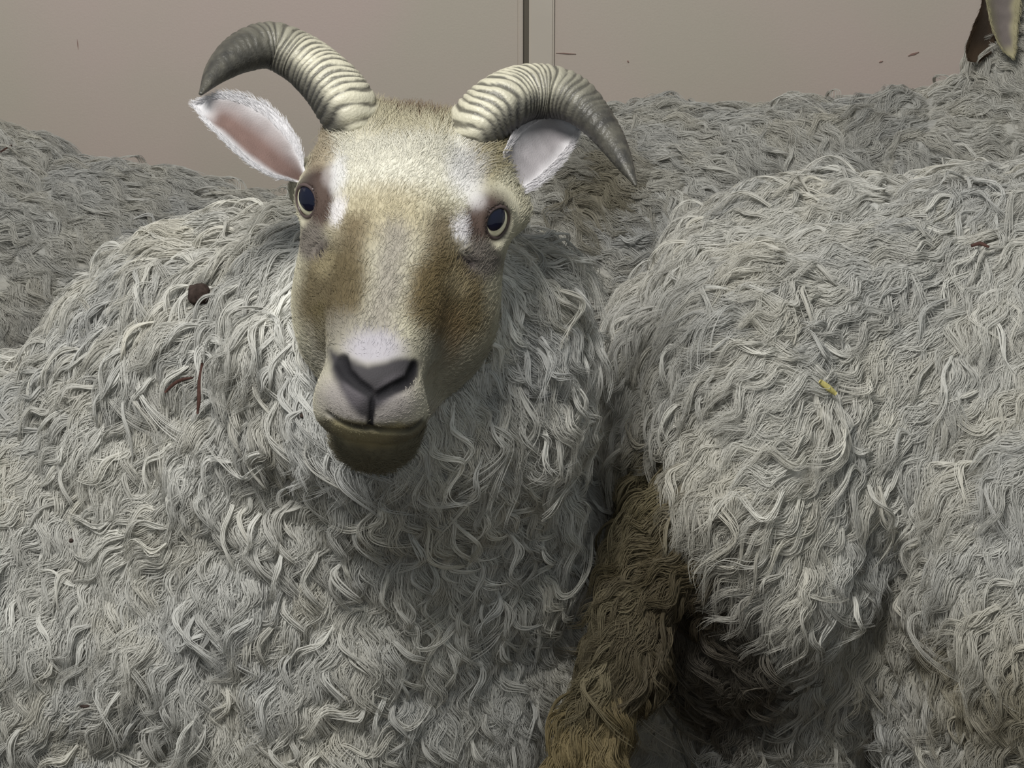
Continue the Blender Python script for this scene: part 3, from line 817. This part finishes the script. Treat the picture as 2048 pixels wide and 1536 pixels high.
VV, fs, CC, V, nr = ear(None, [(1008, 300, 1.48), (1040, 250, 1.50), (1085, 225, 1.52), (1130, 225, 1.535), (1160, 240, 1.54)],
                        [(1020, 398, 1.478), (1060, 380, 1.485), (1105, 345, 1.50), (1140, 300, 1.52), (1162, 246, 1.54)], None, 0.10, lin(152, 148, 150), lin(190, 188, 190), 37)
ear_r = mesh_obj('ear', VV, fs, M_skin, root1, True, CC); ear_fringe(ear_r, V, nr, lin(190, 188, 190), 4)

# ---- sheep 2: far left
root2 = empty('sheep', (B2a[0] + 0.15, B2a[1], 0))
tag(root2, 'grey-white woolly back against the wall, left of the horned head', 'sheep', 'sheep crowded along the wall')
lo, hi = bounds([B2a, B2b], 0.26)
v, q = build(sheep2, lo, hi, 0.012); v = lumps(v, q, 43, 0.017)
wool2 = lambda p: wool_colour(p, 401) * 0.86
mesh_obj('body', v, q, M_base, root2, True, wool2(v) * 0.8)
fleece('fleece', root2, v, q, lambda p, n: norm(DOWN * 0.5 + np.array([0.8, 0, 0]) + 0.5 * np.array([0, -1, 0])), wool2, 5500, mask=None, seed=15, curls=400)

# ---- sheep 3: along the wall behind, right
root3 = empty('sheep', (B3a[0] + 0.3, B3a[1], 0))
tag(root3, 'grey-white sheep standing along the wall, right of the beige batten, its head cut off', 'sheep', 'sheep crowded along the wall')
lo, hi = bounds([B3a, B3b, H3a, H3b], 0.25)
v, q = build(sheep3, lo, hi, 0.012)
headzone3 = lambda p: ss(0.018, 0.004, cone(p, H3a, H3b, 0.055, 0.032))
v = lumps(v, q, 53, 0.017, lambda p: 1 - headzone3(p))
SHADE3 = P(1170, 370, 2.3)  # shaded hollow under the right ear, painted olive into this fleece
wool3 = lambda p: mix(wool_colour(p, 501) * 0.90, OLIVE * 0.7, 0.75 * ss(0.085, 0.02, np.linalg.norm((p - SHADE3) * [1, 0.4, 1.4], axis=1)))
c3 = mix(wool3(v) * 0.8, lin(130, 116, 108), headzone3(v))
mesh_obj('body', v, q, M_base, root3, True, c3)
fleece('fleece', root3, v, q, lambda p, n: norm(DOWN * 0.45 + np.array([0.7, 0, 0]) * np.sign(0.5 - noise(p, 0.2, 3))[:, None] + 0.3 * np.array([0, -1, 0])), wool3, 11000, curls=450, mask=lambda p, n: 1 - headzone3(p), seed=25)
VV, fs, CC, V, nr = ear(None, [(1968, -40, 2.320), (1972, 0, 2.315), (1985, 60, 2.310), (2005, 100, 2.310), (2022, 116, 2.310)],
                        [(2046, -40, 2.320), (2042, 0, 2.320), (2036, 50, 2.320), (2032, 95, 2.315), (2026, 117, 2.310)], None, 0.22, lin(112, 104, 100), lin(150, 144, 116), 41)
e3 = mesh_obj('ear', VV, fs, M_skin, root3, True, CC); ear_fringe(e3, V, nr, lin(150, 144, 116), 6, 500)
DK = lin(58, 46, 34)
VV, fs, CC, V, nr = ear(None, [(1972, -90, 2.355), (1965, 0, 2.35), (1947, 50, 2.345), (1932, 95, 2.345), (1936, 122, 2.345)],
                        [(2000, -90, 2.355), (1978, 0, 2.35), (1986, 50, 2.35), (1988, 95, 2.35), (1958, 125, 2.345)], None, 0.14, lin(44, 36, 28), DK, 47)
e4 = mesh_obj('ear', VV, fs, M_skin, root3, True, CC); tag(e4, 'dark brown hanging ear'); ear_fringe(e4, V, nr, DK, 7, 500)

# ---- sheep 4: right front, seen from behind its thigh
root4 = empty('sheep', (B4a[0] + 0.3, B4a[1], 0))
tag(root4, 'large white sheep at right turned rump first with a brown soiled tail', 'sheep', 'sheep crowded along the wall')
lo, hi = bounds([B4a, B4b, *TAIL, P(2140, 1190, 1.88)], 0.28)
v, q = build(sheep4, lo, hi, 0.011); v = lumps(v, q, 63, 0.017)
def tail_d(p): return polyline(p, TAIL, 0.045, 0.03)
def wool4(p):
    c = wool_colour(p, 601)
    t = tail_d(p)
    m = ss(0.035, -0.008, t + 0.02 * fbm(p, 0.04, 77))
    c = mix(c, OLIVE * 0.75, 0.92 * m)
    c = mix(c, lin(132, 118, 84), 0.85 * m * ss(TAIL[1][2] - 0.04, TAIL[2][2] - 0.01, p[:, 2] + 0.03 * fbm(p, 0.03, 79)))
    c = mix(c, OLIVE * 0.8, 0.75 * ss(0.06, 0.02, np.linalg.norm((p - P(1400, 1100, 1.68)) * [1, 0.4, 0.8], axis=1) + 0.03 * fbm(p, 0.03, 83)))
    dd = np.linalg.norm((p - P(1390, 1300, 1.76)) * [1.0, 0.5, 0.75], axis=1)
    c = mix(c, DIRT_SHADE * 0.6, 0.9 * ss(0.13, 0.05, dd + 0.02 * fbm(p, 0.03, 87)))  # soiled wool, with the shade of the hollow painted in as well
    s = P(2010, 1330, 1.7)
    c = mix(c, OLIVE, 0.65 * ss(0.12, 0.02, np.linalg.norm((p - s) * [0.8, 0.3, 1.2], axis=1) + 0.05 * fbm(p, 0.05, 97)))
    return c
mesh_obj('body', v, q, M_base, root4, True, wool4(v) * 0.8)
def flow4(p, n):
    lft = ss(0.50, 0.14, p[:, 0])[:, None] * ss(0.52, 0.70, p[:, 2])[:, None]
    return norm(DOWN * 0.9 + np.array([-1.3, 0, 0]) * lft + np.array([-0.25, 0, 0]))
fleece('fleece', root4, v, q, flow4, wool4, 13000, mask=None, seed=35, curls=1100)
v4, q4 = v, q

# ------------------------------------------------------------------ straw and dirt caught in the wool
M_straw = plain('straw', (188, 178, 112), 0.6, 0.3, 300, 0.2)
M_twig = plain('twig', (72, 50, 44), 0.7, 0.2, 400, 0.25)
M_dung = plain('dry_dirt', (58, 49, 45), 0.9, 0.1, 300, 0.4)
allbody = lambda p: np.minimum(np.minimum(sheep1(p), sheep2(p)), np.minimum(sheep3(p), sheep4(p)))
def straw(name, pts, width, mat, label, cat, lift=0.016):
    xs = [a for a, b in pts]; ys = [b for a, b in pts]
    pos = march(allbody, xs, ys, 1.2, 2.6)
    pos = pos - norm(pos - CAM) * lift
    rad = np.full(len(pts), width * 0.5); rad[0] *= 0.7; rad[-1] *= 0.6
    sp = spline(np.concatenate([pos, rad[:, None]], 1), 4 * len(pts)); M = 7
    tg = norm(np.gradient(sp[:, :3], axis=0)); x = norm(np.cross(tg, -F_)); y = np.cross(tg, x)
    ctr = sp[:, :3].mean(0); vs = []; fs = []
    for i in range(len(sp)):
        for j in range(M):
            f = 6.2832 * j / M
            vs.append(sp[i, :3] + sp[i, 3] * (math.cos(f) * x[i] + 0.6 * math.sin(f) * y[i]))
    for i in range(len(sp) - 1):
        for j in range(M): fs.append((i * M + j, (i + 1) * M + j, (i + 1) * M + (j + 1) % M, i * M + (j + 1) % M))
    fs.append(tuple(range(M))[::-1]); fs.append(tuple(range((len(sp) - 1) * M, len(sp) * M)))
    o = mesh_obj(name, np.array(vs) - ctr, fs, mat); o.location = ctr
    return tag(o, label, cat)
def clod(name, px, py, r, label, cat, lift=0.014, seed=1, squash=(1, 1, 1)):
    p = march(allbody, px, py, 1.2, 2.6)[0]; p = p - norm(p - CAM) * lift
    bm = bmesh.new(); bmesh.ops.create_icosphere(bm, subdivisions=3, radius=1)
    co = np.array([v.co for v in bm.verts]); rr = r * (1 + 0.45 * fbm(co, 0.7, seed, 3))
    for v, c, k in zip(bm.verts, co, rr): v.co = Vector(c * k * np.asarray(squash))
    me = bpy.data.meshes.new(name); bm.to_mesh(me); bm.free(); me.materials.append(M_dung)
    me.polygons.foreach_set('use_smooth', np.ones(len(me.polygons), bool))
    o = bpy.data.objects.new(name, me); C.objects.link(o); o.location = p
    return tag(o, label, cat)
straw('twig', [(405, 726), (399, 765), (398, 800), (395, 828)], 0.0030, M_twig, 'upright reddish brown twig stuck in the wool left of the muzzle', 'twig', 0.026)
straw('twig', [(330, 785), (345, 770), (362, 760), (386, 755)], 0.0026, M_twig, 'slanting dark twig beside the upright reddish twig', 'twig', 0.026)
clod('dirt_clod', 400, 592, 0.0085, 'ragged dark lump stuck in the wool left of the face', 'dirt', 0.02, 5)
straw('straw', [(1640, 762), (1656, 775), (1672, 788)], 0.0052, M_straw, 'short yellow straw in the fleece of the right sheep', 'straw', 0.022)
straw('twig', [(1, 304), (20, 292), (42, 280)], 0.0028, M_twig, 'dark twig in the wool of the sheep at the far left edge', 'twig', 0.034)
straw('twig', [(1942, 492), (1960, 487), (1978, 494)], 0.0034, M_twig, 'reddish brown bit in the wool high on the right sheep', 'twig', 0.026)
clod('dirt_clod', 1741, 347, 0.0020, 'small dark speck on the top of the right sheep\'s back', 'dirt', 0.02, 9)
clod('dirt_clod', 1455, 383, 0.0028, 'small dark crumb on the sheep along the wall, right of the horn tip', 'dirt', 0.02, 10, (1.6, .8, .8))
clod('dirt_clod', 142, 1081, 0.0016, 'tiny black speck in the wool low at the left', 'dirt', 0.02, 11)
clod('dirt_clod', 170, 1412, 0.0020, 'flat black crumb in the wool near the lower left corner', 'dirt', 0.02, 12, (2.0, .7, .6))
clod('dirt_clod', 604, 832, 0.0016, 'tiny dark speck beside the corner of the mouth', 'dirt', 0.02, 13)
